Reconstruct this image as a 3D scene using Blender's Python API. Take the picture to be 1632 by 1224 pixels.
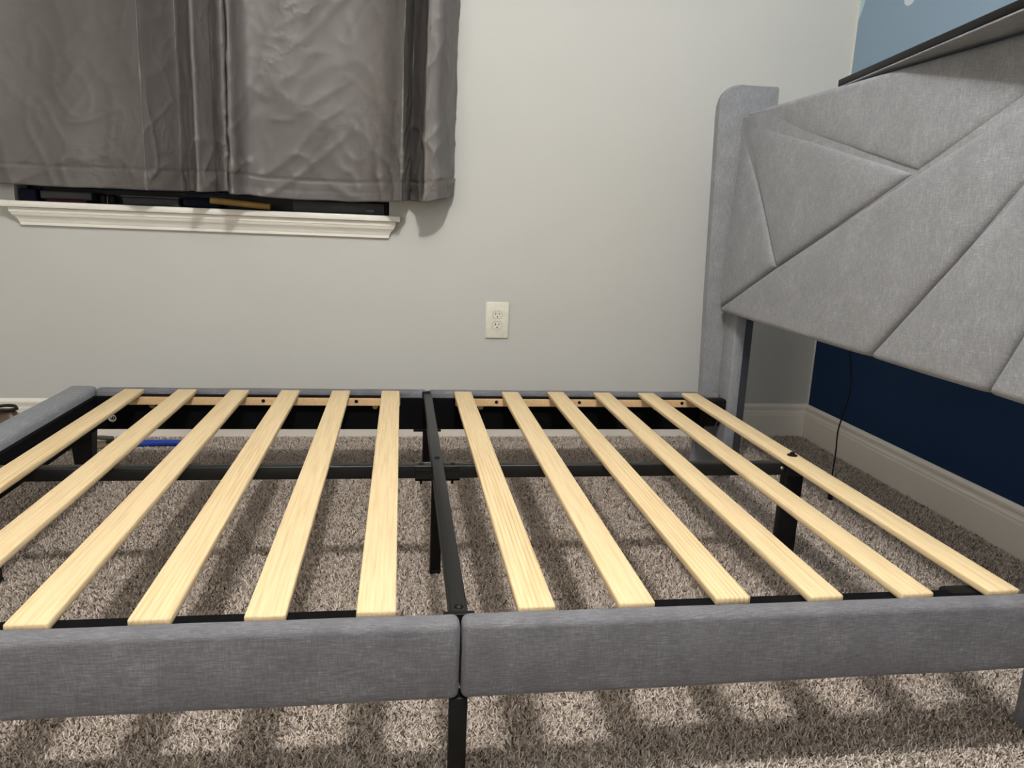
import bpy, bmesh, math, random
import numpy as np
from mathutils import Vector, Matrix, noise

C = bpy.context.scene.collection
for o in list(bpy.data.objects):
    bpy.data.objects.remove(o)
random.seed(7)
H = 0.277                      # slat tops stand this far above the carpet; below, z = 0 is the slat top
L = 1.338                      # slat length = width of the bed inside the rails

# ------------------------------------------------------------------ camera
cam = bpy.data.cameras.new('camera')
cam.sensor_width = 36.0
cam.lens = 1203.4 / 1632 * 36.0
cam.clip_start = 0.02
camo = bpy.data.objects.new('camera', cam)
C.objects.link(camo)
r_, u_, f_ = Vector((0.98907, -0.14144, 0.0410)), Vector((-0.0092, 0.2190, 0.9757)), Vector((0.1469, 0.9654, -0.2154))
f_.normalize(); r_ = (r_ - f_ * r_.dot(f_)).normalized(); u_ = r_.cross(f_).normalized()
M = Matrix((r_, u_, -f_)).transposed().to_4x4()
M.translation = Vector((0.7985, -0.9588, 0.5368 + H))
camo.matrix_world = M
bpy.context.scene.camera = camo

# ------------------------------------------------------------------ world, light, exposure
w = bpy.data.worlds.new('world'); bpy.context.scene.world = w
w.use_nodes = True
w.node_tree.nodes['Background'].inputs[0].default_value = (0.004, 0.006, 0.012, 1)   # night outside
w.node_tree.nodes['Background'].inputs[1].default_value = 1.0

def lamp(name, loc, power, radius, col=(1.0, 0.98, 0.935)):
    d = bpy.data.lights.new(name, 'POINT'); d.energy = power; d.shadow_soft_size = radius; d.color = col
    o = bpy.data.objects.new(name, d); C.objects.link(o); o.location = loc
    return o
lamp('ceiling_bulb', (0.90, -0.40, 2.24), 41, 0.035)
lamp('ceiling_bulb', (0.97, -0.37, 2.30), 19, 0.04)
fill = bpy.data.lights.new('fill_light', 'AREA'); fill.shape = 'RECTANGLE'; fill.size = 1.3; fill.size_y = 1.6   # unseen soft fill, added to brighten the shadows and the right baseboard
fill.energy = 26; fill.color = (1.0, 0.95, 0.87)
fillo = bpy.data.objects.new('fill_light', fill); C.objects.link(fillo); fillo.location = (-1.35, -2.5, 1.35)
fillo.rotation_euler = (Vector((1.6, 1.2, .5)) - fillo.location).to_track_quat('-Z', 'Y').to_euler()
vs = bpy.context.scene.view_settings
vs.view_transform = 'Standard'; vs.look = 'None'; vs.gamma = 1.0; vs.use_curve_mapping = False
vs.exposure = 0.74

# ------------------------------------------------------------------ materials
def lin(c):
    return tuple((v / 12.92 if v <= .04045 else ((v + .055) / 1.055) ** 2.4) for v in [x / 255 for x in c]) + (1,)

class NT:
    def __init__(s, name, rough=.6, spec=.5, metal=0.0):
        s.m = bpy.data.materials.new(name); s.m.use_nodes = True
        s.t = s.m.node_tree; s.b = s.t.nodes['Principled BSDF']
        s.b.inputs['Roughness'].default_value = rough
        s.b.inputs['Specular IOR Level'].default_value = spec
        s.b.inputs['Metallic'].default_value = metal
    def n(s, typ, **kw):
        x = s.t.nodes.new(typ)
        for k, v in kw.items():
            if k.startswith('i_'):
                x.inputs[k[2:].replace('_', ' ')].default_value = v
            else: setattr(x, k, v)
        return x
    def l(s, a, b): s.t.links.new(a, b)
    def coord(s, kind='Object', scale=(1, 1, 1), rand=False):
        tc = s.n('ShaderNodeTexCoord'); mp = s.n('ShaderNodeMapping')
        mp.inputs['Scale'].default_value = scale
        s.l(tc.outputs[kind], mp.inputs['Vector'])
        if rand:
            oi = s.n('ShaderNodeObjectInfo'); mu = s.n('ShaderNodeMath', operation='MULTIPLY'); mu.inputs[1].default_value = 37.0
            s.l(oi.outputs['Random'], mu.inputs[0]); s.l(mu.outputs[0], mp.inputs['Location'])
        return mp.outputs[0]
    def noise(s, vec, scale, detail=3, rough=.5, dist=0):
        x = s.n('ShaderNodeTexNoise'); x.inputs['Scale'].default_value = scale
        x.inputs['Detail'].default_value = detail; x.inputs['Roughness'].default_value = rough; x.inputs['Distortion'].default_value = dist
        s.l(vec, x.inputs['Vector']); return x.outputs['Fac']
    def ramp(s, fac, stops):
        x = s.n('ShaderNodeValToRGB'); e = x.color_ramp.elements
        while len(e) < len(stops): e.new(.5)
        for i, (p, c) in enumerate(stops): e[i].position = p; e[i].color = c
        s.l(fac, x.inputs[0]); return x.outputs[0]
    def math(s, op, a, b=None, c=None):
        x = s.n('ShaderNodeMath', operation=op)
        for i, v in enumerate((a, b, c)):
            if v is None: continue
            if isinstance(v, (int, float)): x.inputs[i].default_value = v
            else: s.l(v, x.inputs[i])
        return x.outputs[0]
    def mix(s, fac, a, b, mode='MIX'):
        x = s.n('ShaderNodeMix', data_type='RGBA', blend_type=mode)
        for i, v in ((0, fac), (6, a), (7, b)):
            if isinstance(v, (int, float, tuple)): x.inputs[i].default_value = v
            else: s.l(v, x.inputs[i])
        return x.outputs[2]
    def bump(s, h, strength=.3, dist=.002):
        x = s.n('ShaderNodeBump'); x.inputs['Strength'].default_value = strength; x.inputs['Distance'].default_value = dist
        s.l(h, x.inputs['Height']); s.l(x.outputs[0], s.b.inputs['Normal'])
    def col(s, c):
        if isinstance(c, tuple): s.b.inputs['Base Color'].default_value = c
        else: s.l(c, s.b.inputs['Base Color'])
        return s.m

def plain(name, rgb, rough=.6, spec=.4, metal=0.0):
    t = NT(name, rough, spec, metal)
    n = t.noise(t.coord(), 60, 3)
    return t.col(t.ramp(n, [(.3, lin([v * .95 for v in rgb])), (.7, lin(rgb))]))

def paint(name, rgb, rough=.75, spec=.25):
    t = NT(name, rough, spec)
    t.bump(t.noise(t.coord(), 240, 3), .12, .001)
    n = t.noise(t.coord(), 1.5, 2)
    return t.col(t.ramp(n, [(.3, lin([v * .985 for v in rgb])), (.7, lin(rgb))]))

def linen(name, dark, paler, ax, k=1.0):
    # heathered grey linen: slubby dark and paler threads stretched along two directions, ax = main thread direction
    t = NT(name, .88, .2)
    S = {'X': ((1.2, 14, 14), (14, 14, 1.6)), 'Z': ((14, 14, 1.2), (1.6, 1.6, 14)), 'Y': ((14, 1.2, 14), (14, 14, 1.6))}[ax]
    a = t.noise(t.coord('Object', S[0]), 34 * k, 4, .65)
    b = t.noise(t.coord('Object', S[1]), 34 * k, 4, .65)
    c = t.noise(t.coord(), 18, 3)
    s = t.math('ADD', t.math('MULTIPLY', a, .5), t.math('MULTIPLY', b, .32))
    s = t.math('ADD', s, t.math('MULTIPLY', c, .18))
    t.bump(s, .45, .0012)
    t.b.inputs['Sheen Weight'].default_value = .08
    t.b.inputs['Sheen Roughness'].default_value = .5
    mid = tuple((x + y) / 2 for x, y in zip(dark, paler))
    return t.col(t.ramp(s, [(.36, lin(dark)), (.5, lin(mid)), (.60, lin([v * 1.03 for v in paler])), (.68, lin([min(255, v * 1.25) for v in paler]))]))

M_wall = paint('greige_wall_paint', (203, 203, 200))
M_ceiling = paint('ceiling_paint', (235, 233, 226))
M_trim = NT('white_trim_paint', .42, .4).col(lin((243, 240, 233)))
M_base = NT('baseboard_paint', .48, .35).col(lin((240, 234, 226)))
M_linen_h = linen('grey_linen_rail', (93, 92, 97), (126, 126, 132), 'X', 1.45)
M_linen_f = linen('grey_linen_foot', (118, 120, 126), (142, 144, 150), 'Y', .8)
M_linen_v = linen('grey_linen_headboard', (118, 119, 124), (148, 150, 156), 'Z', 1.35)
M_felt = plain('black_lining', (13, 13, 15), .95, .1)
M_black = plain('black_powder_coat', (24, 24, 24), .4, .4)
M_blackd = plain('black_plastic', (12, 12, 13), .55, .25)
M_metal = plain('grey_steel', (72, 74, 80), .45, .5, .5)
M_zinc = plain('zinc_screw', (210, 208, 200), .25, .6, .9)
M_gold = plain('brass_nut', (190, 165, 110), .3, .6, .8)
M_plate = plain('white_outlet_plastic', (238, 235, 222), .35, .5)
M_slot = plain('dark_slot', (40, 36, 30), .7, .2)
M_blue = plain('blue_grip', (24, 62, 168), .4, .5)
M_tool = plain('dark_tool_steel', (92, 88, 78), .5, .5, .3)
M_toolb = plain('tool_brown', (120, 98, 78), .6, .4)
M_cable = plain('black_cable', (11, 11, 13), .6, .2)
M_leather = plain('brown_leather', (78, 60, 46), .38, .5)
M_leatherd = plain('dark_leather_edge', (30, 22, 18), .5, .4)
M_sash = plain('charcoal_window_frame', (58, 58, 60), .5, .4)
M_stick = plain('tan_wood_stick', (196, 160, 92), .6, .3)
M_case = plain('charcoal_case', (74, 74, 77), .5, .4)
M_grey = plain('grey_plastic', (112, 114, 116), .5, .4)
M_maroon = plain('maroon_cloth', (88, 34, 40), .7, .3)
M_navy = plain('navy_cloth', (28, 32, 52), .8, .2)
M_sticker = plain('white_sticker', (225, 225, 222), .5, .3)
M_glass = NT('window_glass', .05, .5); M_glass.b.inputs['Transmission Weight'].default_value = 1.0; M_glass = M_glass.col((.9, .93, .95, 1))

def wood(name, base, line):
    t = NT(name, .55, .3)
    v = t.coord('Object', (1, .03, 1), rand=True)
    g = t.noise(v, 190, 4, .62, .3)
    big = t.noise(t.coord('Object', (1, .25, 1), rand=True), 9, 2)
    # growth rings: thin darker lines that run along the slat and wander
    w2 = t.noise(t.coord('Object', (1, .10, 1), rand=True), 7, 2, .5)
    sp = t.n('ShaderNodeSeparateXYZ'); t.l(t.coord(), sp.inputs[0])
    oi = t.n('ShaderNodeObjectInfo')
    ph = t.math('ADD', t.math('MULTIPLY', sp.outputs[0], 780), t.math('MULTIPLY', w2, 34))
    ring = t.math('POWER', t.math('ADD', t.math('MULTIPLY', t.math('SINE', t.math('ADD', ph, t.math('MULTIPLY', oi.outputs['Random'], 50))), .5), .5), 4.0)
    amt = t.math('ADD', t.math('MULTIPLY', t.math('POWER', oi.outputs['Random'], 2.0), .5), .10)
    amt = t.math('MULTIPLY', amt, t.math('MULTIPLY', t.math('MAXIMUM', t.math('SUBTRACT', big, .3), 0.0), 2.6))
    fac = t.math('ADD', t.math('MULTIPLY', t.math('SUBTRACT', g, .44), 1.5), t.math('MULTIPLY', ring, amt))
    t.bump(g, .15, .0008)
    c = t.mix(t.math('MINIMUM', t.math('MAXIMUM', fac, 0.0), 1.0), lin(base), lin(line))
    kn = t.n('ShaderNodeTexVoronoi'); kn.inputs['Scale'].default_value = 7
    t.l(t.coord('Object', (1, .45, 1), rand=True), kn.inputs['Vector'])
    k = t.math('LESS_THAN', kn.outputs['Distance'], .022)
    c = t.mix(t.math('MULTIPLY', k, .45), c, lin((150, 105, 62)))
    return t.col(c)
M_pine = wood('pale_pine', (236, 212, 170), (196, 160, 108))
M_ledger = wood('pine_ledger', (226, 192, 150), (196, 156, 110))

def curtain_mat():
    t = NT('grey_satin_curtain', .5, .5)
    v = t.coord('Object', (1, 1, .9))
    dn = t.n('ShaderNodeTexNoise'); dn.inputs['Scale'].default_value = 6; dn.inputs['Detail'].default_value = 3
    t.l(v, dn.inputs['Vector'])
    mx = t.n('ShaderNodeMix', data_type='VECTOR'); mx.inputs[0].default_value = .22
    t.l(v, mx.inputs[4]); t.l(dn.outputs['Color'], mx.inputs[5])
    vo = t.n('ShaderNodeTexVoronoi'); vo.inputs['Scale'].default_value = 17; vo.inputs['Randomness'].default_value = 1
    t.l(mx.outputs[1], vo.inputs['Vector'])
    v2 = t.n('ShaderNodeTexVoronoi'); v2.inputs['Scale'].default_value = 44
    t.l(mx.outputs[1], v2.inputs['Vector'])
    patch = t.noise(v, 4, 2)
    patch = t.math('MAXIMUM', t.math('MULTIPLY', t.math('SUBTRACT', patch, .44), 5.0), .12)
    patch = t.math('MINIMUM', patch, 1.0)
    h = t.math('ADD', vo.outputs['Distance'], t.math('MULTIPLY', v2.outputs['Distance'], .55))
    t.bump(t.math('MULTIPLY', h, patch), .40, .008)
    n = t.noise(t.coord('Object', (1, 1, .5)), 5, 3)
    return t.col(t.ramp(n, [(.35, lin((93, 88, 87))), (.65, lin((102, 98, 96)))]))
M_curtain = curtain_mat()

def carpet_mat():
    t = NT('carpet_base', .95, .1)
    n = t.noise(t.coord('Object', (1, 1, 1)), 180, 3, .7)
    t.bump(n, .8, .006)
    return t.col(t.ramp(n, [(.36, lin((150, 138, 124))), (.5, lin((190, 180, 166))), (.62, lin((214, 204, 190)))]))
M_carpet = carpet_mat()
def pile_mat():
    t = NT('carpet_yarn', .95, .1)
    a = t.n('ShaderNodeAttribute', attribute_name='yarn')
    return t.col(a.outputs['Color'])
M_pile = pile_mat()

# ------------------------------------------------------------------ builders
WL = {}                                     # world location of every root / part

def tagit(o, label=None, cat=None, group=None, kind=None):
    if label: o['label'] = label
    if cat: o['category'] = cat
    if group: o['group'] = group
    if kind: o['kind'] = kind
    return o

def thing(name, loc, label, cat, group=None):
    o = bpy.data.objects.new(name, None); C.objects.link(o); o.empty_display_size = .05
    p = Vector((loc[0], loc[1], loc[2] + H)); o.location = p; WL[o] = p
    return tagit(o, label, cat, group)

def place(o, wl, parent):
    WL[o] = wl
    if parent is not None:
        o.parent = parent; o.location = wl - WL[parent]
    else: o.location = wl

def obj(name, bm, mat, parent=None, smooth=None, label=None, cat=None, kind=None):
    me = bpy.data.meshes.new(name)
    bmesh.ops.recalc_face_normals(bm, faces=bm.faces)
    lo = Vector([min(v.co[i] for v in bm.verts) for i in range(3)]); hi = Vector([max(v.co[i] for v in bm.verts) for i in range(3)])
    c = Vector(((lo.x + hi.x) / 2, (lo.y + hi.y) / 2, lo.z if parent is None else (lo.z + hi.z) / 2))
    for v in bm.verts: v.co -= c
    bm.to_mesh(me); bm.free()
    if isinstance(mat, (list, tuple)):
        for m in mat: me.materials.append(m)
    else: me.materials.append(mat)
    if smooth is not None:
        for p in me.polygons: p.use_smooth = True
        try: me.set_sharp_from_angle(angle=math.radians(smooth))
        except Exception: pass
    o = bpy.data.objects.new(name, me); C.objects.link(o)
    place(o, c + Vector((0, 0, H)), parent)
    return tagit(o, label, cat, None, kind)

def box(bm, x0, x1, y0, y1, z0, z1, bev=0, seg=2, T=None):
    r = bmesh.ops.create_cube(bm, size=1)
    vs_ = r['verts']
    for v in vs_:
        v.co = Vector(((x0 + x1) / 2 + v.co.x * (x1 - x0), (y0 + y1) / 2 + v.co.y * (y1 - y0), (z0 + z1) / 2 + v.co.z * (z1 - z0)))
    if bev:
        es = list({e for v in vs_ for e in v.link_edges})
        rr = bmesh.ops.bevel(bm, geom=es, offset=bev, segments=seg, affect='EDGES', profile=.5)
        vs_ = list({v for f in rr['faces'] for v in f.verts} | {v for v in vs_ if v.is_valid})
    if T:
        seen = set()
        for v in vs_:
            if v not in seen: seen.add(v); v.co = T(v.co)
    return bm

def bx(*a, **k):
    return box(bmesh.new(), *a, **k)

def cyl(bm, p0, p1, r0, r1=None, seg=16, cap=True):
    p0, p1 = Vector(p0), Vector(p1); r1 = r0 if r1 is None else r1
    d = (p1 - p0).normalized(); a = d.orthogonal().normalized(); b = d.cross(a)
    ra = []; rb = []
    for i in range(seg):
        t = 2 * math.pi * i / seg; q = a * math.cos(t) + b * math.sin(t)
        ra.append(bm.verts.new(p0 + q * r0)); rb.append(bm.verts.new(p1 + q * r1))
    for i in range(seg):
        j = (i + 1) % seg; bm.faces.new((ra[i], ra[j], rb[j], rb[i]))
    if cap: bm.faces.new(ra[::-1]); bm.faces.new(rb)
    return bm

def lathe(bm, base, axis, prof, seg=20):
    base = Vector(base); d = Vector(axis).normalized(); a = d.orthogonal().normalized(); b = d.cross(a)
    rings = []
    for (r, h) in prof:
        rings.append([bm.verts.new(base + d * h + (a * math.cos(2 * math.pi * i / seg) + b * math.sin(2 * math.pi * i / seg)) * max(r, 1e-5)) for i in range(seg)])
    for k in range(len(rings) - 1):
        for i in range(seg):
            j = (i + 1) % seg; bm.faces.new((rings[k][i], rings[k][j], rings[k + 1][j], rings[k + 1][i]))
    bm.faces.new(rings[0][::-1]); bm.faces.new(rings[-1])
    return bm

def tube(bm, pts, rad, seg=10):
    pts = [Vector(p) for p in pts]; rings = []
    rr = rad if isinstance(rad, (list, tuple)) else [rad] * len(pts)
    a = None
    for i, p in enumerate(pts):
        d = (pts[min(i + 1, len(pts) - 1)] - pts[max(i - 1, 0)]).normalized()
        a = d.orthogonal().normalized() if a is None else (a - d * a.dot(d)).normalized()
        b = d.cross(a)
        rings.append([bm.verts.new(p + (a * math.cos(2 * math.pi * k / seg) + b * math.sin(2 * math.pi * k / seg)) * rr[i]) for k in range(seg)])
    for i in range(len(rings) - 1):
        for k in range(seg):
            j = (k + 1) % seg; bm.faces.new((rings[i][k], rings[i][j], rings[i + 1][j], rings[i + 1][k]))
    bm.faces.new(rings[0][::-1]); bm.faces.new(rings[-1])
    return bm

def spline(pts, n=8):
    pts = [Vector(p) for p in pts]; out = []
    P = [pts[0] * 2 - pts[1]] + pts + [pts[-1] * 2 - pts[-2]]
    for i in range(1, len(P) - 2):
        for k in range(n):
            t = k / n
            out.append(.5 * ((2 * P[i]) + (-P[i - 1] + P[i + 1]) * t + (2 * P[i - 1] - 5 * P[i] + 4 * P[i + 1] - P[i + 2]) * t * t + (-P[i - 1] + 3 * P[i] - 3 * P[i + 1] + P[i + 2]) * t ** 3))
    out.append(pts[-1]); return out

def prism(bm, poly, f0, f1):
    """poly: list of 2-D points, f0/f1 map a point to 3-D for both ends"""
    a = [bm.verts.new(f0(p)) for p in poly]; b = [bm.verts.new(f1(p)) for p in poly]
    n = len(poly)
    for i in range(n):
        j = (i + 1) % n; bm.faces.new((a[i], a[j], b[j], b[i]))
    bm.faces.new(a[::-1]); bm.faces.new(b)
    return bm

# ------------------------------------------------------------------ room (turned a third of a degree against the bed)
TH = -0.0058; CX, CY = 2.4116, 1.7751
ct, st = math.cos(TH), math.sin(TH)
def R(v):                                   # a along back wall (0 at the corner, negative left), b towards outside, z
    a, b, z = v
    return Vector((CX + a * ct - b * st, CY + a * st + b * ct, z))
AL, BF, ZC = -4.05, -4.4, 2.44 - H          # left wall, front wall, ceiling
FL = -H

obj('floor', bx(AL - .1, .1, BF - .1, .1, FL - .1, FL, T=R), M_carpet, kind='structure')
obj('ceiling', bx(AL - .1, .1, BF - .1, .1, ZC, ZC + .1, T=R), M_ceiling, kind='structure')
obj('wall_left', bx(AL - .1, AL, BF, 0, FL, ZC, T=R), M_wall, kind='structure')
obj('wall_front', bx(AL - .1, .1, BF - .1, BF, FL, ZC, T=R), M_wall, kind='structure')
# back wall with the window opening
WA0, WA1, WZ0, WZ1 = -2.866, -1.656, 0.506, 1.62
bm = bmesh.new()
box(bm, AL - .1, WA0, 0, .16, FL, ZC, T=R); box(bm, WA1, .1, 0, .16, FL, ZC, T=R)
box(bm, WA0, WA1, 0, .16, FL, WZ0, T=R); box(bm, WA0, WA1, 0, .16, WZ1, ZC, T=R)
obj('wall_back', bm, M_wall, kind='structure')

# right wall: painted navy below, pale blue with cloud shapes above
def mural():
    t = NT('painted_mural_wall', .7, .25)
    g = t.n('ShaderNodeNewGeometry'); sp = t.n('ShaderNodeSeparateXYZ'); t.l(g.outputs['Position'], sp.inputs[0])
    y, z = sp.outputs[1], t.math('SUBTRACT', sp.outputs[2], H)
    wave = t.math('ADD', t.math('MULTIPLY', t.math('SINE', t.math('MULTIPLY', y, 5.0)), .06), .52)
    up = t.math('GREATER_THAN', z, wave)
    seam = t.math('LESS_THAN', t.math('ABSOLUTE', t.math('SUBTRACT', y, 1.504)), .0012)
    navy = t.mix(t.math('MULTIPLY', seam, .5), lin((14, 46, 84)), lin((8, 26, 50)))
    c = t.mix(up, navy, lin((136, 158, 178)))
    def disc(cy, cz, ry, rz):
        a = t.math('POWER', t.math('DIVIDE', t.math('SUBTRACT', y, cy), ry), 2.0)
        b = t.math('POWER', t.math('DIVIDE', t.math('SUBTRACT', z, cz), rz), 2.0)
        return t.math('LESS_THAN', t.math('ADD', a, b), 1.0)
    c = t.mix(disc(1.84, 1.40, .115, .165), c, lin((176, 204, 204)))
    for q in ((1.475, 1.285, .032, .030), (1.40, 1.33, .07, .045), (1.30, 1.34, .08, .05)):
        c = t.mix(disc(*q), c, lin((206, 214, 222)))
    c = t.mix(t.math('GREATER_THAN', y, CY - .0115), c, lin((222, 222, 216)))
    t.bump(t.noise(t.coord(), 240, 3), .12, .001)
    return t.col(c)
obj('wall_right', bx(0, .1, BF, .0, FL, ZC, T=R), mural(), kind='structure')

# baseboards: moulded profile (projection, height)
BP = [(0, 0), (.014, 0), (.014, .088), (.0125, .094), (.0125, .100), (.0095, .106), (.009, .112), (.0105, .118), (.0105, .124), (.007, .130), (.004, .134), (0, .134)]
bm = bmesh.new()
prism(bm, BP, lambda p: R((AL, -p[0], FL + p[1])), lambda p: R((-p[0], -p[0], FL + p[1])))
obj('baseboard_back', bm, M_base, kind='structure')
bm = bmesh.new()
prism(bm, BP, lambda p: R((-p[0], -p[0], FL + p[1])), lambda p: R((-p[0], BF, FL + p[1])))
obj('baseboard_right', bm, M_base, kind='structure')
bm = bmesh.new()
prism(bm, BP, lambda p: R((AL + p[0], 0, FL + p[1])), lambda p: R((AL + p[0], BF, FL + p[1])))
obj('baseboard_left', bm, M_base, kind='structure')

# window: frame, two sashes, glass; stool and moulded apron inside the room
fr = bmesh.new()
for (a0, a1, z0, z1) in ((WA0, WA0 + .045, .525, WZ1), (WA1 - .045, WA1, .525, WZ1), (WA0 + .045, WA1 - .045, .525, .575), (WA0 + .045, WA1 - .045, WZ1 - .045, WZ1)):
    box(fr, a0, a1, .09, .15, z0, z1, .003, 1, T=R)
win = obj('window_1', fr, M_sash, kind='structure')
mid = (WA0 + WA1) / 2
for s0, s1 in ((WA0 + .045, mid + .015), (mid - .015, WA1 - .045)):
    sb = bmesh.new(); off = .1 if s0 < mid - .1 else .118
    for (a0, a1, z0, z1) in ((s0, s0 + .03, .577, WZ1 - .05), (s1 - .03, s1, .577, WZ1 - .05), (s0 + .03, s1 - .03, .577, .612), (s0 + .03, s1 - .03, WZ1 - .08, WZ1 - .05)):
        box(sb, a0, a1, off, off + .018, z0, z1, .002, 1, T=R)
    sash = obj('window_sash', sb, M_sash, win)
    obj('window_pane', bx(s0 + .03, s1 - .03, off + .007, off + .011, .612, WZ1 - .08, T=R), M_glass, sash)
sb = bmesh.new()
box(sb, WA0 + .001, WA1 - .001, -.001, .09, .5045, .5245, T=R)
box(sb, -2.895, -1.617, -.05, -.0005, .5045, .5245, .004, 2, T=R)
obj('trim_1', sb, M_trim, kind='structure', smooth=40)
AP = [(0, .4475), (.012, .4475), (.0125, .457), (.014, .4585), (.017, .466), (.022, .473), (.028, .479), (.031, .4855), (.031, .487), (.034, .489), (.035, .5035), (0, .5035)]
bm = bmesh.new()
prism(bm, AP, lambda p: R((-2.851 - (p[0] - .012), -p[0], p[1])), lambda p: R((-1.6555 + (p[0] - .012), -p[0], p[1])))
obj('trim_2', bm, M_trim, kind='structure')

# carpet pile: short leaning yarns, each its own colour, on the part of the floor in view
def carpet_pile(n=720000):
    rng = np.random.default_rng(3)
    m = int(n * 1.6)
    x = rng.uniform(-.95, 2.39, m); y = -.42 + (1.76 + .42) * rng.uniform(0, 1, m) ** 1.25
    keep = (x > -.95 + np.clip((.9 - y), 0, 2) * .75)
    x, y = x[keep][:n], y[keep][:n]; n = len(x)
    ang = rng.uniform(0, 2 * np.pi, n) ; lean = rng.uniform(.55, 1.0, n)
    ln = rng.uniform(.005, .011, n); wd = rng.uniform(.0007, .0014, n)
    dx, dy = np.cos(ang), np.sin(ang)
    base = np.stack([x, y, np.full(n, 0.0005)], 1)
    d = np.stack([dx * lean, dy * lean, np.sqrt(np.clip(1 - lean ** 2, .08, 1))], 1)
    s = np.stack([-dy, dx, np.zeros(n)], 1)
    v = np.empty((n, 4, 3), np.float32)
    top = base + d * ln[:, None]
    v[:, 0] = base - s * wd[:, None]; v[:, 1] = base + s * wd[:, None]
    v[:, 2] = top + s * wd[:, None] * .7; v[:, 3] = top - s * wd[:, None] * .7
    me = bpy.data.meshes.new('carpet_pile')
    me.vertices.add(n * 4); me.loops.add(n * 4); me.polygons.add(n)
    me.vertices.foreach_set('co', v.reshape(-1))
    me.loops.foreach_set('vertex_index', np.arange(n * 4, dtype=np.int32))
    me.polygons.foreach_set('loop_start', np.arange(0, n * 4, 4, dtype=np.int32))
    me.polygons.foreach_set('loop_total', np.full(n, 4, np.int32))
    pal = np.array([lin(c)[:3] for c in ((224, 211, 202), (208, 194, 185), (192, 179, 170), (170, 157, 149), (126, 115, 106), (84, 75, 69), (54, 48, 47))])
    k = rng.choice(7, n, p=[.27, .28, .21, .11, .06, .05, .02])
    col = np.ones((n, 4, 4), np.float32)
    col[:, :, :3] = (pal[k] * rng.uniform(.88, 1.1, (n, 1)))[:, None, :]
    ca = me.color_attributes.new('yarn', 'FLOAT_COLOR', 'CORNER')
    ca.data.foreach_set('color', col.reshape(-1))
    me.update(); me.validate()
    me.materials.append(M_pile)
    o = bpy.data.objects.new('carpet_pile', me); C.objects.link(o)
    o.parent = bpy.data.objects['floor']; o.location = Vector((0, 0, 0)) - bpy.data.objects['floor'].location
    o['kind'] = 'stuff'; o['label'] = 'speckled beige and brown carpet pile'
carpet_pile()

# ------------------------------------------------------------------ bed
bed = thing('bed_frame', (.88, L / 2, FL), 'grey upholstered full-size bed frame with bare pine slats and winged headboard', 'bed')

def wob(bm, amp=.0012, sc=7.0):
    for v in bm.verts:
        n = noise.noise_vector(v.co * sc)
        v.co += n * amp
    return bm
def cushion(x0, x1, y0, y1, z0, z1, bev, nx, axis=0):
    """padded board, rounded on every edge, cut into pieces so that the cover can sag a little"""
    bm = bx(x0, x1, y0, y1, z0, z1, bev=bev, seg=4)
    no = Vector((1, 0, 0)) if axis == 0 else Vector((0, 1, 0))
    a, b = (x0, x1) if axis == 0 else (y0, y1)
    for i in range(1, nx):
        c = a + (b - a) * i / nx
        g = list(bm.verts) + list(bm.edges) + list(bm.faces)
        bmesh.ops.bisect_plane(bm, geom=g, plane_co=no * c, plane_no=no)
    return wob(bm)
XS = .8845                                  # where the two halves of each side rail meet
XF0, XF1 = -.162, -.086                     # foot rail
XH = 1.793
for (y0, y1) in ((-.036, 0.0), (L, L + .036)):
    for (x0, x1) in ((XF1 + .001, XS - .0012), (XS + .0012, XH + .052)):
        obj('side_rail', cushion(x0, x1, y0, y1, -.119, -.002, .011, 24), M_linen_h, bed, 60)
for (y0, y1) in ((-.036, L / 2 - .001), (L / 2 + .001, L + .036)):
    obj('foot_rail', cushion(XF0, XF1, y0, y1, -.119, .002, .014, 16, 1), M_linen_f, bed, 60)
# black lined boards inside the rails
for (y0, y1) in ((-.002, .012), (L - .012, L + .002)):
    for (x0, x1) in ((XF1 - .002, XS - .002), (XS + .002, XH)):
        b = obj('inner_board', bx(x0, x1, y0, y1, -.121, -.022, bev=.002, seg=1), M_felt, bed)
        if y0 > 1 and x0 < 0: board_far = b
for (y0, y1) in ((.013, L / 2 - .002), (L / 2 + .002, L - .013)):
    obj('inner_board', bx(XF1 - .004, XF1 + .010, y0, y1, -.121, -.022, bev=.002, seg=1), M_felt, bed)

# ledgers with bolts and nuts
holes = {0: [.397, .6686], 1: [1.0963, 1.3608, 1.7]}
nuts = {0: [.0771, .7242], 1: [1.05, 1.62]}
for far in (0, 1):
    for h, (x0, x1) in enumerate(((.018, .800), (.970, 1.768))):
        y0, y1 = (L - .034, L - .0125) if far else (.0125, .034)
        if not far: x0, x1 = ((x0, .755) if h == 0 else (1.15, x1))
        led = obj('ledger_strip', bx(x0, x1, y0, y1, -.0405, -.0165, bev=.0012, seg=1), M_ledger, bed)
        yf, s = (y0, -1) if far else (y1, 1)
        for x in (holes[h] if far else []):
            obj('bolt_head', lathe(bmesh.new(), (x, yf - s * .002, -.0265), (0, s, 0), [(.0055, 0), (.0055, .0025), (.004, .0045), (0, .005)], 14), M_blackd, led, 40)
        for x in nuts[h]:
            yb = L - .012 if far else .012
            nb = bmesh.new()
            lathe(nb, (x, yb - s * .002, -.0478), (0, s, 0), [(.0085, 0), (.0085, .003), (.005, .003), (.005, .0022), (0, .0022)], 16)
            obj('tee_nut', nb, M_gold, led)
        # black webbing that ties the slats of one roll together
        wx0, wx1 = (x0 + .004, x1 - .008) if far else (x0, x1)
        
        wy = (L - .032, L - .002) if far else (.002, .035)
        obj('webbing_strap', wob(bx(wx0, wx1, wy[0], wy[1], -.0164, -.0150), .0002), M_felt, bed)

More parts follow.
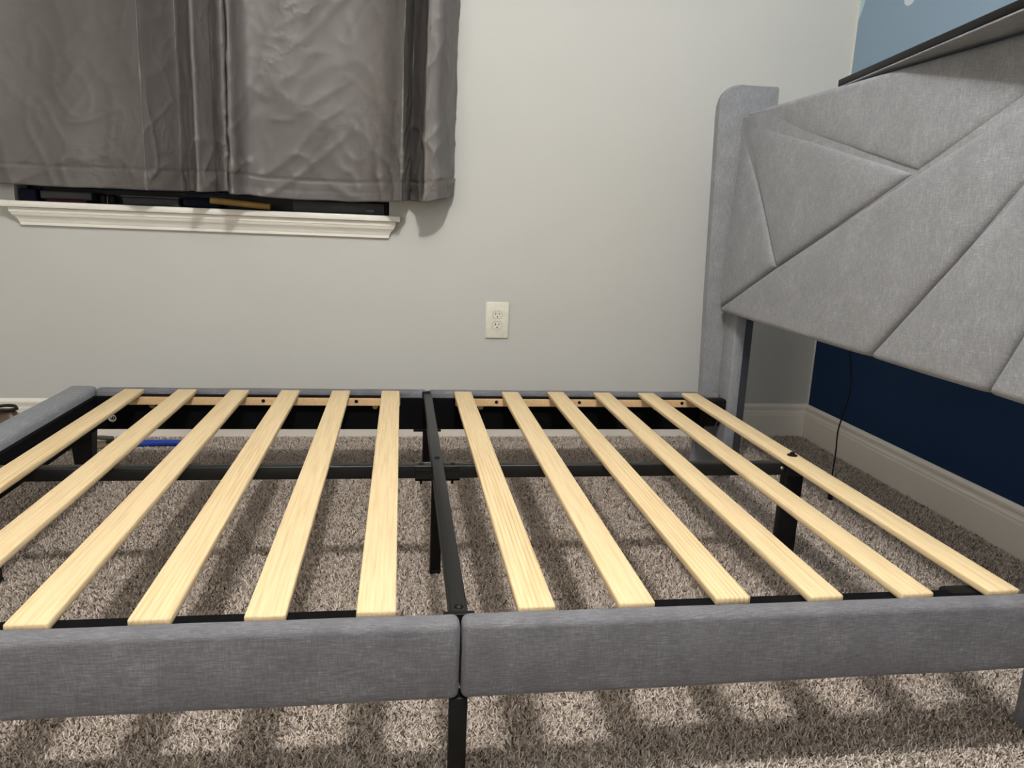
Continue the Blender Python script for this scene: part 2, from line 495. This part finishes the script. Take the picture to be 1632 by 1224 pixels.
# number sticker on the far inner board
st_ = obj('number_sticker', lathe(bmesh.new(), (-.036, L - .0118, -.0865), (0, -1, 0), [(.0115, 0), (.0115, .0008), (0, .0009)], 24), M_sticker, board_far)
cu = bpy.data.curves.new('digit', 'FONT'); cu.body = '9'; cu.size = .021; cu.align_x = 'CENTER'; cu.align_y = 'CENTER'; cu.extrude = .0002; cu.offset = .0004
to = bpy.data.objects.new('digit_tmp', cu); C.objects.link(to)
bpy.context.view_layer.update()
dg = bpy.context.evaluated_depsgraph_get()
me = bpy.data.meshes.new_from_object(to.evaluated_get(dg)); bpy.data.objects.remove(to)
me.transform(Matrix.Rotation(math.radians(90), 4, 'X') @ Matrix.Rotation(math.radians(-80), 4, 'Z'))
me.materials.clear(); me.materials.append(M_slot)
d_ = bpy.data.objects.new('digit', me); C.objects.link(d_); place(d_, Vector((-.036, L - .0129, -.0865 + H)), st_)

# slats
PX = .1485; SW = .0545; ST = .0135
def slat_mesh():
    bm = bx(-SW / 2, SW / 2, .0015, L - .0015, -ST, 0, bev=.0028, seg=2)
    for i in range(1, 8):
        g = list(bm.verts) + list(bm.edges) + list(bm.faces)
        bmesh.ops.bisect_plane(bm, geom=g, plane_co=(0, L * i / 8, 0), plane_no=(0, 1, 0))
    return bm
s0 = None
slat_objs = []
for i in range(12):
    x = i * PX + SW / 2 if i < 6 else 5 * PX + .2236 + (i - 6) * PX + SW / 2
    if s0 is None:
        s0 = obj('slat', slat_mesh(), M_pine, bed, 50); o = s0
        base = WL[s0].copy(); base.x = 0
    else:
        o = s0.copy(); C.objects.link(o)
    dy = [0, .001, -.001, .001, 0, .001, -.001, 0, .005, 0, -.001, 0][i]
    if i == 0: base_y = base.y
    place(o, Vector((x, base_y + dy, base.z)), bed)
    o.rotation_euler.z = [0, .0008, -.0008, .001, 0, -.001, .001, 0, .002, -.001, .0008, .0015][i]
    slat_objs.append(o)

# steel frame: cross beam, lengthwise beams, sleeves, bolts, legs
def steel(name, *a, **k):
    bev = k.pop('bev', .0025)
    return obj(name, bx(*a, bev=bev, seg=2), k.get('mat', M_black), k.get('parent', bed), 50)
XB0, XB1 = .8715, .8965; YM = L / 2
cross = steel('cross_beam', XB0, XB1, .004, L + .006, -.038, -.006)
lb = steel('long_beam', -.075, XB0 - .0005, YM - .0125, YM + .0125, -.0425, -.0125)
lb2 = steel('long_beam', XB1 + .0005, 1.766, YM - .0125, YM + .0125, -.0425, -.0125)
for (x0, x1, xb) in ((.834, XB0 - .001, .8475), (XB1 + .001, .934, .9185)):
    sv = bmesh.new()
    box(sv, x0, x1, YM - .0150, YM - .0122, -.0475, -.0125, .0008, 1); box(sv, x0, x1, YM + .0122, YM + .0150, -.0475, -.0125, .0008, 1)
    box(sv, x0, x1, YM - .0150, YM + .0150, -.0475, -.0430, .0008, 1); box(sv, x0, x1, YM - .0168, YM - .0150, -.0235, -.0215)
    sl = obj('beam_sleeve', sv, M_black, bed)
    obj('bolt', lathe(bmesh.new(), (xb, YM, -.0130), (0, 0, 1), [(.0062, 0), (.0062, .001), (.0048, .0028), (.0022, .0038), (0, .0040)], 18), M_blackd, sl, 40)
    nb = lathe(bmesh.new(), (xb, YM, -.0475), (0, 0, -1), [(.0028, 0), (.0028, .012), (0, .013)], 10)
    lathe(nb, (xb, YM, -.0473), (0, 0, -1), [(.0055, 0), (.0055, .004), (0, .0042)], 6)
    obj('nut', nb, M_blackd, sl)
for yb in (.692, .018):
    obj('bolt', lathe(bmesh.new(), ((XB0 + XB1) / 2, yb, -.0062), (0, 0, 1), [(.0066, 0), (.0066, .001), (.005, .0028), (.0022, .004), (0, .0042)], 18), M_blackd, cross, 40)
br = bmesh.new()
box(br, XB0 - .010, XB1 + .008, -.006, .0035, -.016, -.004, .001, 1)
obj('beam_bracket', br, M_blackd, bed)
br = bmesh.new()
box(br, XB0 - .004, XB1 - .004, L - .004, L + .012, -.020, -.003, .001, 1)
obj('beam_bracket', br, M_blackd, bed)
obj('bracket_plate', bx(XB0 - .03, XB1 + .03, L - .024, L - .0125, -.125, -.118, bev=.001, seg=1), M_blackd, bed)
# square legs
def leg(x0, x1, y0, y1, z1, mat=M_blackd):
    bm = bx(x0, x1, y0, y1, FL + .006, z1, bev=.0025, seg=2)
    l = obj('leg', bm, mat, bed, 50)
    obj('foot_pad', bx(x0 - .001, x1 + .001, y0 - .001, y1 + .001, FL + .0015, FL + .010, bev=.001, seg=1), M_blackd, l)
    return l
leg(XB0, XB1 - .001, YM - .0125, YM + .0125, -.043)
leg(XB0 - .0005, XB1 - .0005, -.031, -.006, -.119)
leg(XB0, XB1, L + .003, L + .028, -.119)
hl = leg(1.7205, 1.7660, YM - .0150, YM + .0150, -.0445)
steel('leg_cap', 1.7190, 1.7670, YM - .0155, YM + .0155, -.046, -.0118, parent=hl)
obj('bolt', lathe(bmesh.new(), (1.7085, YM - .0125, -.0245), (0, -1, 0), [(.0042, 0), (.0042, .001), (.003, .0022), (0, .003)], 14), M_zinc, lb2, 40)
leg(-.078, -.046, YM - .0125, YM + .0125, -.043)
# tapered corner legs at the foot end
for yc in (L - .032, .032):
    bm = bmesh.new()
    top = [(-.140, -.026), (-.079, -.026), (-.079, .026), (-.140, .026)]
    bot = [(-.132, -.018), (-.091, -.018), (-.091, .018), (-.132, .018)]
    a = [bm.verts.new((p[0], yc + p[1], -.110)) for p in top]; b = [bm.verts.new((p[0], yc + p[1], FL + .0015)) for p in bot]
    for i in range(4): bm.faces.new((a[i], a[(i + 1) % 4], b[(i + 1) % 4], b[i]))
    bm.faces.new(a[::-1]); bm.faces.new(b)
    bmesh.ops.bevel(bm, geom=list(bm.edges), offset=.003, segments=2, affect='EDGES')
    obj('leg', bm, M_blackd, bed, 50)

# brackets that hook the rails to the headboard legs
bm = bmesh.new()
box(bm, 1.772, 1.8475, L - .045, L - .008, -.062, -.012, .006, 3)
box(bm, 1.772, 1.842, L - .018, L - .010, -.108, -.050, .004, 2)
far_br = obj('rail_bracket', bm, M_blackd, bed, 50)
for z in (-.028, -.046):
    obj('rivet', lathe(bmesh.new(), (1.838, L - .0448, z), (0, -1, 0), [(.002, 0), (.002, .0012), (0, .0015)], 10), M_metal, far_br)
obj('pin', cyl(bmesh.new(), (1.834, L - .022, -.082), (1.826, L - .022, -.112), .0026, seg=10), M_metal, far_br)
bm = bmesh.new()
box(bm, 1.661, 1.735, .018, .052, -.030, -.0145, .007, 3)
box(bm, 1.668, 1.800, .012, .022, -.100, -.030, .003, 2)
obj('rail_bracket', bm, M_blackd, bed, 50)
# black knob on the last slat
kb = lathe(bmesh.new(), (1.7435, .679, -.0005), (0, 0, 1), [(.0125, 0), (.0125, .0018), (.0075, .0045), (.0055, .0050), (.005, .0085), (0, .0092)], 22)
obj('screw_knob', kb, M_blackd, slat_objs[11], 40)

# headboard: wings, posts, padded face split by seams
def wing(y0, y1):
    pts = [(1.780, FL + .0015), (1.793, -.05), (1.7905, .05), (1.780, .30), (1.762, .86)]
    cx, cz, rr = 1.826, .898, .064
    for k in range(0, 9):
        t = math.pi - k / 8 * math.pi / 2
        pts.append((cx + rr * math.cos(t), cz + rr * math.sin(t)))
    pts += [(1.946, .9635), (1.9515, .958), (1.951, .86), (1.932, .24), (1.925, -.03), (1.912, FL + .0015)]
    bm = bmesh.new()
    prism(bm, pts, lambda p: Vector((p[0], y0, p[1])), lambda p: Vector((p[0], y1, p[1])))
    bmesh.ops.bevel(bm, geom=[e for e in bm.edges if abs(e.verts[0].co.y - e.verts[1].co.y) < 1e-5], offset=.005, segments=3, affect='EDGES')
    return bm
for (y0, y1) in ((L + .0365, L + .067), (-.067, -.0365)):
    wg = obj('headboard_wing', wing(y0, y1), M_linen_v, bed, 50)
    if y0 < 0: wg.location.x += .018
for s in (0, 1):
    y0, y1 = (L - .050, L + .036) if s == 0 else (-.036, .050)
    post = obj('headboard_post', bx(1.848, 1.884, y0, y1, FL + .0015, .275, bev=.004, seg=2), M_linen_v, bed, 50)
    ch = bmesh.new(); ya, yb = (L - .046, L + .036) if s == 0 else (-.036, .046)
    box(ch, 1.885, 1.909, ya, yb, -.19, .29, .001, 1)
    pc = obj('steel_channel', ch, M_metal, post)

HZ0, HZ1, HY0, HY1 = .268, .878, -.018, L + .022
def upholstered_panel(poly, lift=.0115):
    """poly in (y, z): puffed section; inner edges sink into the seams, outer edges roll back; face towards -x"""
    n = len(poly); P = [Vector(p) for p in poly]
    def outer(a, b):
        return (abs(a.y - b.y) < 1e-4 and (abs(a.y - HZ0) < .002 or abs(a.y - HZ1) < .002)) or (abs(a.x - b.x) < .012 and (a.x > L or a.x < -.01))
    seams = [(P[i], P[(i + 1) % n]) for i in range(n) if not outer(P[i], P[(i + 1) % n])]
    bm = bmesh.new()
    f = bm.faces.new([bm.verts.new((0, p.x, p.y)) for p in P])
    def cut(co, no):
        bmesh.ops.bisect_plane(bm, geom=list(bm.verts) + list(bm.edges) + list(bm.faces), plane_co=co, plane_no=no)
    cen = sum(P, Vector((0, 0))) / n
    for i in range(n):
        a, b = P[i], P[(i + 1) % n]; e = (b - a).normalized(); nn = Vector((-e.y, e.x))
        if nn.dot(cen - a) < 0: nn = -nn
        offs = (.0015, .004, .0075, .012, .019, .030, .05) if not outer(a, b) else (.001, .003, .006, .010, .015, .022, .03)
        for o in offs:
            q = a + nn * o; cut((0, q.x, q.y), (0, nn.x, nn.y))
    ys = [p.x for p in P]; zs = [p.y for p in P]
    y = min(ys) + .04
    while y < max(ys): cut((0, y, 0), (0, 1, 0)); y += .04
    z = min(zs) + .04
    while z < max(zs): cut((0, 0, z), (0, 0, 1)); z += .04
    for v in bm.verts:
        q = Vector((v.co.y, v.co.z)); d = 9
        for a, b in seams:
            e = b - a; t = max(0, min(1, (q - a).dot(e) / e.dot(e))); d = min(d, (q - (a + e * t)).length)
        h = lift * (1 - math.exp(-d / .0055)) + .006 * (1 - math.exp(-d / .045))
        h -= .004 * math.exp(-d / .0016)
        h += .0008 * noise.noise(Vector((q.x * 14, q.y * 14, 0)))
        back = 0
        for de, r in ((HZ1 - q.y, .012), (q.y - HZ0, .014), (HY1 - q.x, .010)):
            de = max(0, de)
            if de < r: back += r - math.sqrt(max(0, r * r - (r - de) ** 2))
        v.co = Vector((1.830 + .0385 * (q.y - .27) - h + back, q.x, q.y))
    bmesh.ops.triangulate(bm, faces=[f for f in bm.faces if len(f.verts) > 4])
    # skirt back into the board
    be = [e for e in bm.edges if e.is_boundary]
    r = bmesh.ops.extrude_edge_only(bm, edges=be)
    for v in r['geom']:
        if isinstance(v, bmesh.types.BMVert): v.co.x += .014
    return bm
YT = L + .022; YB = L + .012
TL, TS, C1 = (YT, HZ1), (YT, .869), (YT, .846)
P1, P2 = (.5031, .659), (1.0349, .4315)
BL, BL2 = (YB, .2860), (YB, HZ0)
TR, BR = (HY0, HZ1), (HY0, HZ0)
DB, EB, ET = (.556, HZ0), (.207, HZ0), (HY0, .775)
hb = obj('headboard_panel', wob(bx(1.838, 1.905, -.030, L + .030, .272, .868, bev=.006, seg=2), .0005), M_linen_v, bed, 50)
for poly in ([TL, TS, P1, TR], [TS, C1, P2, P1], [C1, BL, P2], [BL, BL2, DB, TR, P1, P2], [DB, EB, ET, TR], [EB, BR, ET]):
    obj('padded_section', upholstered_panel(poly), M_linen_v, hb, 70)
# pad lying loose and askew on top of the headboard
A = Vector((1.842, .722, .0)); dirv = Vector((.166, 1, 0)).normalized(); nor = Vector((dirv.y, -dirv.x, 0))
def lidT(v):                                  # x = depth behind the front edge, y = along the front edge
    return A + dirv * v.x + nor * v.y + Vector((0, 0, v.z))
pad = thing('headboard_top_pad', (1.88, .35, .884), 'thin grey pad with black edge lying askew on top of the headboard', 'pad')
bm = bx(-.90, .19, .0015, .135, .8840, .8885, bev=.001, seg=1)
for v in bm.verts: v.co = lidT(v.co)
obj('fabric_underside', bm, M_linen_f, pad)
bm = bx(-.90, .19, 0, .138, .8885, .9045, bev=.002, seg=2)
for v in bm.verts: v.co = lidT(v.co)
obj('black_board', bm, M_blackd, pad, 50)

# ------------------------------------------------------------------ curtains
HEM = [(-1.30,.06,.573),(-1.22,.13,.573),(-1.12,.05,.573),(-1.0,.12,.573),(-.9,.05,.573),(-.80,.09,.573),(-.68,.13,.573),(-0.60,.06,.572),(-0.462,0.070,0.5745), (-0.355,0.060,0.5735), (-0.237,0.075,0.573), (-0.118,0.095,0.5745), (-0.012,0.140,0.573), (0.004,0.140,0.573), (0.030,0.095,0.575), (0.070,0.030,0.576), (0.085,0.028,0.577), (0.100,0.050,0.577), (0.152,0.140,0.577), (0.162,0.175,0.575), (0.170,0.178,0.575), (0.178,0.160,0.575), (0.198,0.118,0.577), (0.207,0.100,0.579), (0.240,0.145,0.580), (.262,.128,.577)]
HEM2 = [(.2660,.130,.578),(.2665,.172,.574),(0.276,0.182,0.572), (0.312,0.120,0.571), (0.449,0.100,0.565), (0.610,0.068,0.566), (0.730,0.090,0.569), (0.790,0.158,0.573), (0.800,0.155,0.574), (0.818,0.060,0.580),(.824,.020,.582), (0.834,0.020,0.579), (0.866,0.115,0.574), (0.872,0.160,0.575), (0.882,0.165,0.575),(0.920,0.158,0.583), (0.952,0.095,0.591), (0.976,0.015,0.604)]
def curtain(knots, label, seed):
    pts = spline(knots, 14)
    # soften the spline at the ridges a little less than pure Catmull-Rom: keep offsets positive
    NZ = 190; ZT = 1.655
    bm = bmesh.new(); grid = []
    S = [0]
    for i in range(1, len(pts)):
        S.append(S[-1] + math.hypot(pts[i].x - pts[i - 1].x, pts[i].y - pts[i - 1].y))
    for i, p in enumerate(pts):
        a, b = pts[max(i - 1, 0)], pts[min(i + 1, len(pts) - 1)]
        t = Vector((b.x - a.x, -(b.y - a.y), 0)).normalized(); nrm = Vector((t.y, -t.x, 0))
        if nrm.y > 0: nrm = -nrm
        col = []
        for k in range(NZ + 1):
            v = k / NZ; z = p.z + (ZT - p.z) * v
            q = Vector((S[i], z, seed))
            d = 0
            r1 = 1 - abs(noise.noise(Vector((q.x * 5 + .8 * noise.noise(q * 3), q.y * 3.2, seed))))
            r2 = 1 - abs(noise.noise(Vector((q.x * 11, q.y * 8 + q.x * 5, seed + 5))))
            r3 = 1 - abs(noise.noise(Vector((q.x * 9 - q.y * 9, q.y * 6, seed + 9))))
            low = max(0, 1 - (z - p.z) / .35)
            d += .0035 * (r1 ** 7) + (.0018 + .0045 * low) * (r2 ** 8) + (.0022 + .0045 * low) * (r3 ** 9)
            hb_ = (z - p.z - .062) / .004                   # hem seam
            d -= .0035 * math.exp(-hb_ * hb_)
            d -= .0012 * math.exp(-((z - p.z - .030) / .003) ** 2) * (1 if seed > 2 else .3)
            off = max(.012, p.y * (1 - .06 * v))
            lx = p.x + .006 * v + .012 * noise.noise(Vector((S[i] * 2, z * 2, 3 + seed))) * v
            fray = .0025 * noise.noise(Vector((S[i] * 12, 0, seed))) * (1 - v)
            col.append(bm.verts.new(R((lx - CX, -off, z + fray)) + nrm * d))
        grid.append(col)
    for i in range(len(grid) - 1):
        for k in range(NZ):
            bm.faces.new((grid[i][k], grid[i + 1][k], grid[i + 1][k + 1], grid[i][k + 1]))
    bmesh.ops.remove_doubles(bm, verts=bm.verts, dist=1e-5)
    o = obj('curtain', bm, M_curtain, None, 80, label, 'curtain')
    o['group'] = 'grey satin curtains over the window'
    md = o.modifiers.new('cloth_thickness', 'SOLIDIFY'); md.thickness = .0012; md.offset = 0
    return o
curtain(HEM, 'crumpled grey satin curtain hanging over the left part of the window', 1.3)
curtain(HEM2, 'crumpled grey satin curtain hanging nearest the headboard, right edge folding back to the wall', 4.1)
rod = thing('curtain_rod', (0, 1.70, 1.70), 'black curtain rod carrying the grey satin curtains', 'curtain rod')
bm = cyl(bmesh.new(), R((-3.85, -.085, 1.684)), R((-1.36, -.085, 1.684)), .011, seg=16); obj('pole', bm, M_black, rod, 50)
for a in (-3.87, -1.34):
    obj('finial', lathe(bmesh.new(), R((a - .02, -.085, 1.684)), (1, 0, 0), [(.006, 0), (.02, .01), (.022, .025), (.014, .038), (0, .042)], 16), M_black, rod, 50)
for a in (-3.7, -2.3, -1.42):
    bm = bx(a - .008, a + .008, -.09, -.0015, 1.660, 1.672, T=R); box(bm, a - .012, a + .012, -.006, -.001, 1.66, 1.73, T=R)
    obj('rod_bracket', bm, M_black, rod)

# ------------------------------------------------------------------ things on the sill behind the curtain hem
def rbox(a0, a1, b0, b1, z0, z1, bev=.004, seg=2):
    return bx(a0, a1, b0, b1, z0, z1, bev=bev, seg=seg, T=R)
SZ = .5250
t = thing('flat_case', (.58, 1.82, SZ), 'long flat charcoal case on the right end of the window sill', 'case')
obj('body', rbox(-1.985, -1.672, .012, .075, SZ, SZ + .040), M_case, t, 50)
obj('lid', rbox(-1.988, -1.670, .009, .077, SZ + .0405, SZ + .050, .002, 1), M_blackd, t)
obj('end_strip', rbox(-1.6695, -1.6620, .012, .070, SZ, SZ + .047, .001, 1), M_blackd, t)
obj('clasp', rbox(-1.735, -1.705, .006, .0115, SZ + .008, SZ + .017, .002, 2), M_grey, t, 50)
t = obj('wooden_stick', cyl(bmesh.new(), R((-2.255, .012, SZ + .0265)), R((-2.058, .004, SZ + .0125)), .0115, .0105, 18), M_stick, None, 50, 'tan wooden stick lying on the sill under the curtain hem', 'stick')
bm = rbox(-2.352, -2.228, .030, .080, SZ, SZ + .034, .014, 4); wob(bm, .003, 22)
obj('pouch', bm, M_navy, None, 60, 'small dark navy pouch beside the tan stick on the sill', 'pouch')
t = thing('flat_box', (-.27, 1.82, SZ), 'flat charcoal box with maroon base toward the left of the sill', 'box')
obj('body', rbox(-2.795, -2.635, .015, .078, SZ + .0085, SZ + .036), M_case, t, 50)
obj('base', rbox(-2.775, -2.650, .010, .078, SZ, SZ + .008, .002, 1), M_maroon, t)
obj('small_block', rbox(-2.858, -2.806, .012, .07, SZ, SZ + .038, .004, 2), M_navy, None, 50, 'small navy block at the left end of the window sill', 'block')
t = thing('twin_roller', (-.16, 1.81, SZ), 'pair of round black rollers side by side on the sill', 'roller')
for a in (-2.602, -2.574):
    obj('roller', lathe(bmesh.new(), R((a, .03, SZ)), (0, 0, 1), [(.012, 0), (.0125, .004), (.0125, .026), (.009, .030), (0, .031)], 18), M_blackd, t, 40)
obj('axle', cyl(bmesh.new(), R((-2.588, .02, SZ)), R((-2.588, .02, SZ + .024)), .0013, seg=8), M_stick, t)
t = thing('tray', (-.05, 1.83, SZ), 'shallow grey tray on the middle of the sill', 'tray')
obj('body', rbox(-2.545, -2.365, .030, .080, SZ, SZ + .026, .003, 2), M_case, t, 50)
obj('rim', rbox(-2.549, -2.361, .026, .082, SZ + .0265, SZ + .0315, .002, 1), M_grey, t)

# ------------------------------------------------------------------ outlet
oa, oz = -1.2620, .1661
t = thing('wall_outlet', (1.1496, 1.779, .098), 'white double electrical outlet with oversized plate on the back wall', 'outlet')
bm = bx(oa - .0432, oa + .0432, -.0075, -.0006, oz - .0675, oz + .0675, bev=.0045, seg=3, T=R)
pl = obj('plate', bm, M_plate, t, 40)
for dz in (.0195, -.0195):
    poly = []
    for k in range(28):
        an = 2 * math.pi * k / 28; x = .0172 * math.cos(an); z = max(-.0125, min(.0145, .0172 * math.sin(an)))
        poly.append((x, z))
    bm = bmesh.new()
    prism(bm, poly, lambda p: R((oa + p[0], -.0065, oz + dz + p[1])), lambda p: R((oa + p[0], -.0092, oz + dz + p[1])))
    so = obj('socket', bm, M_plate, t, 40)
    bm = bmesh.new()
    prism(bm, [(p[0] * 1.07, p[1] * 1.08) for p in poly], lambda p: R((oa + p[0], -.0066, oz + dz + p[1])), lambda p: R((oa + p[0], -.0077, oz + dz + p[1])))
    obj('recess_ring', bm, plain('outlet_shadow_gap', (150, 146, 132), .7, .2), so)
    for (dx, hh, hw) in ((-.0064, .0042, .0012), (.0064, .0034, .0011)):
        obj('slot', bx(oa + dx - hw, oa + dx + hw, -.0096, -.0088, oz + dz + .0045 - hh, oz + dz + .0045 + hh, T=R), M_slot, so)
    gb = cyl(bmesh.new(), R((oa, -.0088, oz + dz - .0068)), R((oa, -.0096, oz + dz - .0068)), .0024, seg=14)
    obj('ground_hole', gb, M_slot, so)

# ------------------------------------------------------------------ cable with a plug behind the headboard
t = thing('power_cable', (1.96, .835, -.185), 'thin black cable with barrel plug hanging behind the headboard', 'cable')
pts = spline([(1.925, .835, .315), (1.955, .8333, .2392), (1.96, .815, .1375), (1.96, .8246, .083), (1.96, .8342, .0495), (1.96, .8424, .009), (1.96, .8391, -.0427), (1.96, .8403, -.1143), (1.96, .8375, -.142)], 8)
obj('cord', tube(bmesh.new(), pts, .0019, 10), M_cable, t, 60)
obj('plug', lathe(bmesh.new(), (1.96, .8375, -.140), (0, -.06, -1), [(.003, 0), (.0055, .006), (.0065, .012), (.0065, .036), (.0055, .038), (0, .0385)], 18), M_cable, t, 40)

# ------------------------------------------------------------------ hand tool on the carpet by the back wall
t = thing('pliers', (-.1, 1.64, FL), 'long-handled pliers with a blue grip lying on the carpet behind the foot end', 'tool')
zt = FL + .0135
obj('blue_handle', tube(bmesh.new(), spline([(-.105, 1.640, zt), (-.06, 1.646, zt + .001), (0, 1.650, zt + .001), (.060, 1.652, zt)], 6), [.0095] * 4 + [.0115] * 12 + [.0118, .0118, .010], 16), M_blue, t, 60)
obj('second_handle', tube(bmesh.new(), spline([(-.13, 1.635, zt - .001), (-.19, 1.620, zt - .003), (-.26, 1.61, zt - .004), (-.305, 1.60, zt - .004)], 6), .0085, 14), M_toolb, t, 60)
bm = bmesh.new()
tube(bm, [(-.10, 1.640, zt), (-.14, 1.646, zt + .002), (-.175, 1.652, zt + .003)], [.009, .014, .012], 12)
obj('pivot_head', bm, M_blackd, t, 60)
for (p0, p1, mt) in (((-.17, 1.654, zt), (-.250, 1.640, zt - .001), M_tool), ((-.165, 1.668, zt + .012), (-.232, 1.690, zt + .010), M_tool)):
    bm = bmesh.new(); a = Vector(p0); b = Vector(p1); tube(bm, [a, a.lerp(b, .5), b], [.008, .0085, .006], 8)
    obj('jaw', bm, mt, t)

# ------------------------------------------------------------------ shoe beyond the foot rail
t = thing('shoe', (-.56, 1.63, FL), 'dark brown leather shoe with flared heel standing by the left baseboard', 'shoe')
secs = [(-.430, .024, .000, .020), (-.428, .033, .055, .030), (-.452, .036, .100, .1), (-.50, .039, .112, .1), (-.54, .040, .110, .1), (-.58, .042, .090, .1), (-.63, .044, .070, .1), (-.68, .040, .055, .1), (-.715, .022, .040, .1)]
bm = bmesh.new(); rings = []
prof = [(-.424, .016, .094), (-.432, .030, .100), (-.450, .036, .124), (-.480, .038, .121), (-.52, .038, .112), (-.56, .040, .098), (-.61, .044, .076), (-.66, .044, .060), (-.70, .034, .048), (-.722, .012, .036)]
for (x, wy, hz) in prof:
    ring = []
    for k in range(16):
        an = 2 * math.pi * k / 16
        yy = wy * math.copysign(abs(math.cos(an)) ** .8, math.cos(an)) * (1 - .25 * max(0, math.sin(an)))
        zz = hz * (.5 + .5 * math.sin(an))
        xx = x + (.022 * (1 - zz / hz) if x > -.44 else 0)
        ring.append(bm.verts.new((xx, 1.630 + yy, FL + .016 + zz)))
    rings.append(ring)
for i in range(len(rings) - 1):
    for k in range(16):
        j = (k + 1) % 16; bm.faces.new((rings[i][k], rings[i][j], rings[i + 1][j], rings[i + 1][k]))
bm.faces.new(rings[0]); bm.faces.new(rings[-1][::-1])
obj('upper', bm, M_leather, t, 60)
sole = [(-.398, 0), (-.41, .030), (-.50, .036), (-.62, .047), (-.70, .038), (-.73, 0), (-.70, -.038), (-.62, -.047), (-.50, -.036), (-.41, -.030)]
bm = bmesh.new(); prism(bm, sole, lambda p: Vector((p[0], 1.630 + p[1], FL + .0015)), lambda p: Vector((p[0], 1.630 + p[1], FL + .019)))
obj('sole', bm, M_leatherd, t)
obj('collar', tube(bmesh.new(), spline([(-.437, 1.630, FL + .138), (-.452, 1.612, FL + .139), (-.49, 1.602, FL + .141), (-.53, 1.606, FL + .132), (-.555, 1.630, FL + .122), (-.53, 1.655, FL + .132), (-.49, 1.658, FL + .141), (-.452, 1.648, FL + .143), (-.437, 1.630, FL + .138)], 5), .0055, 8), M_leatherd, t, 60)
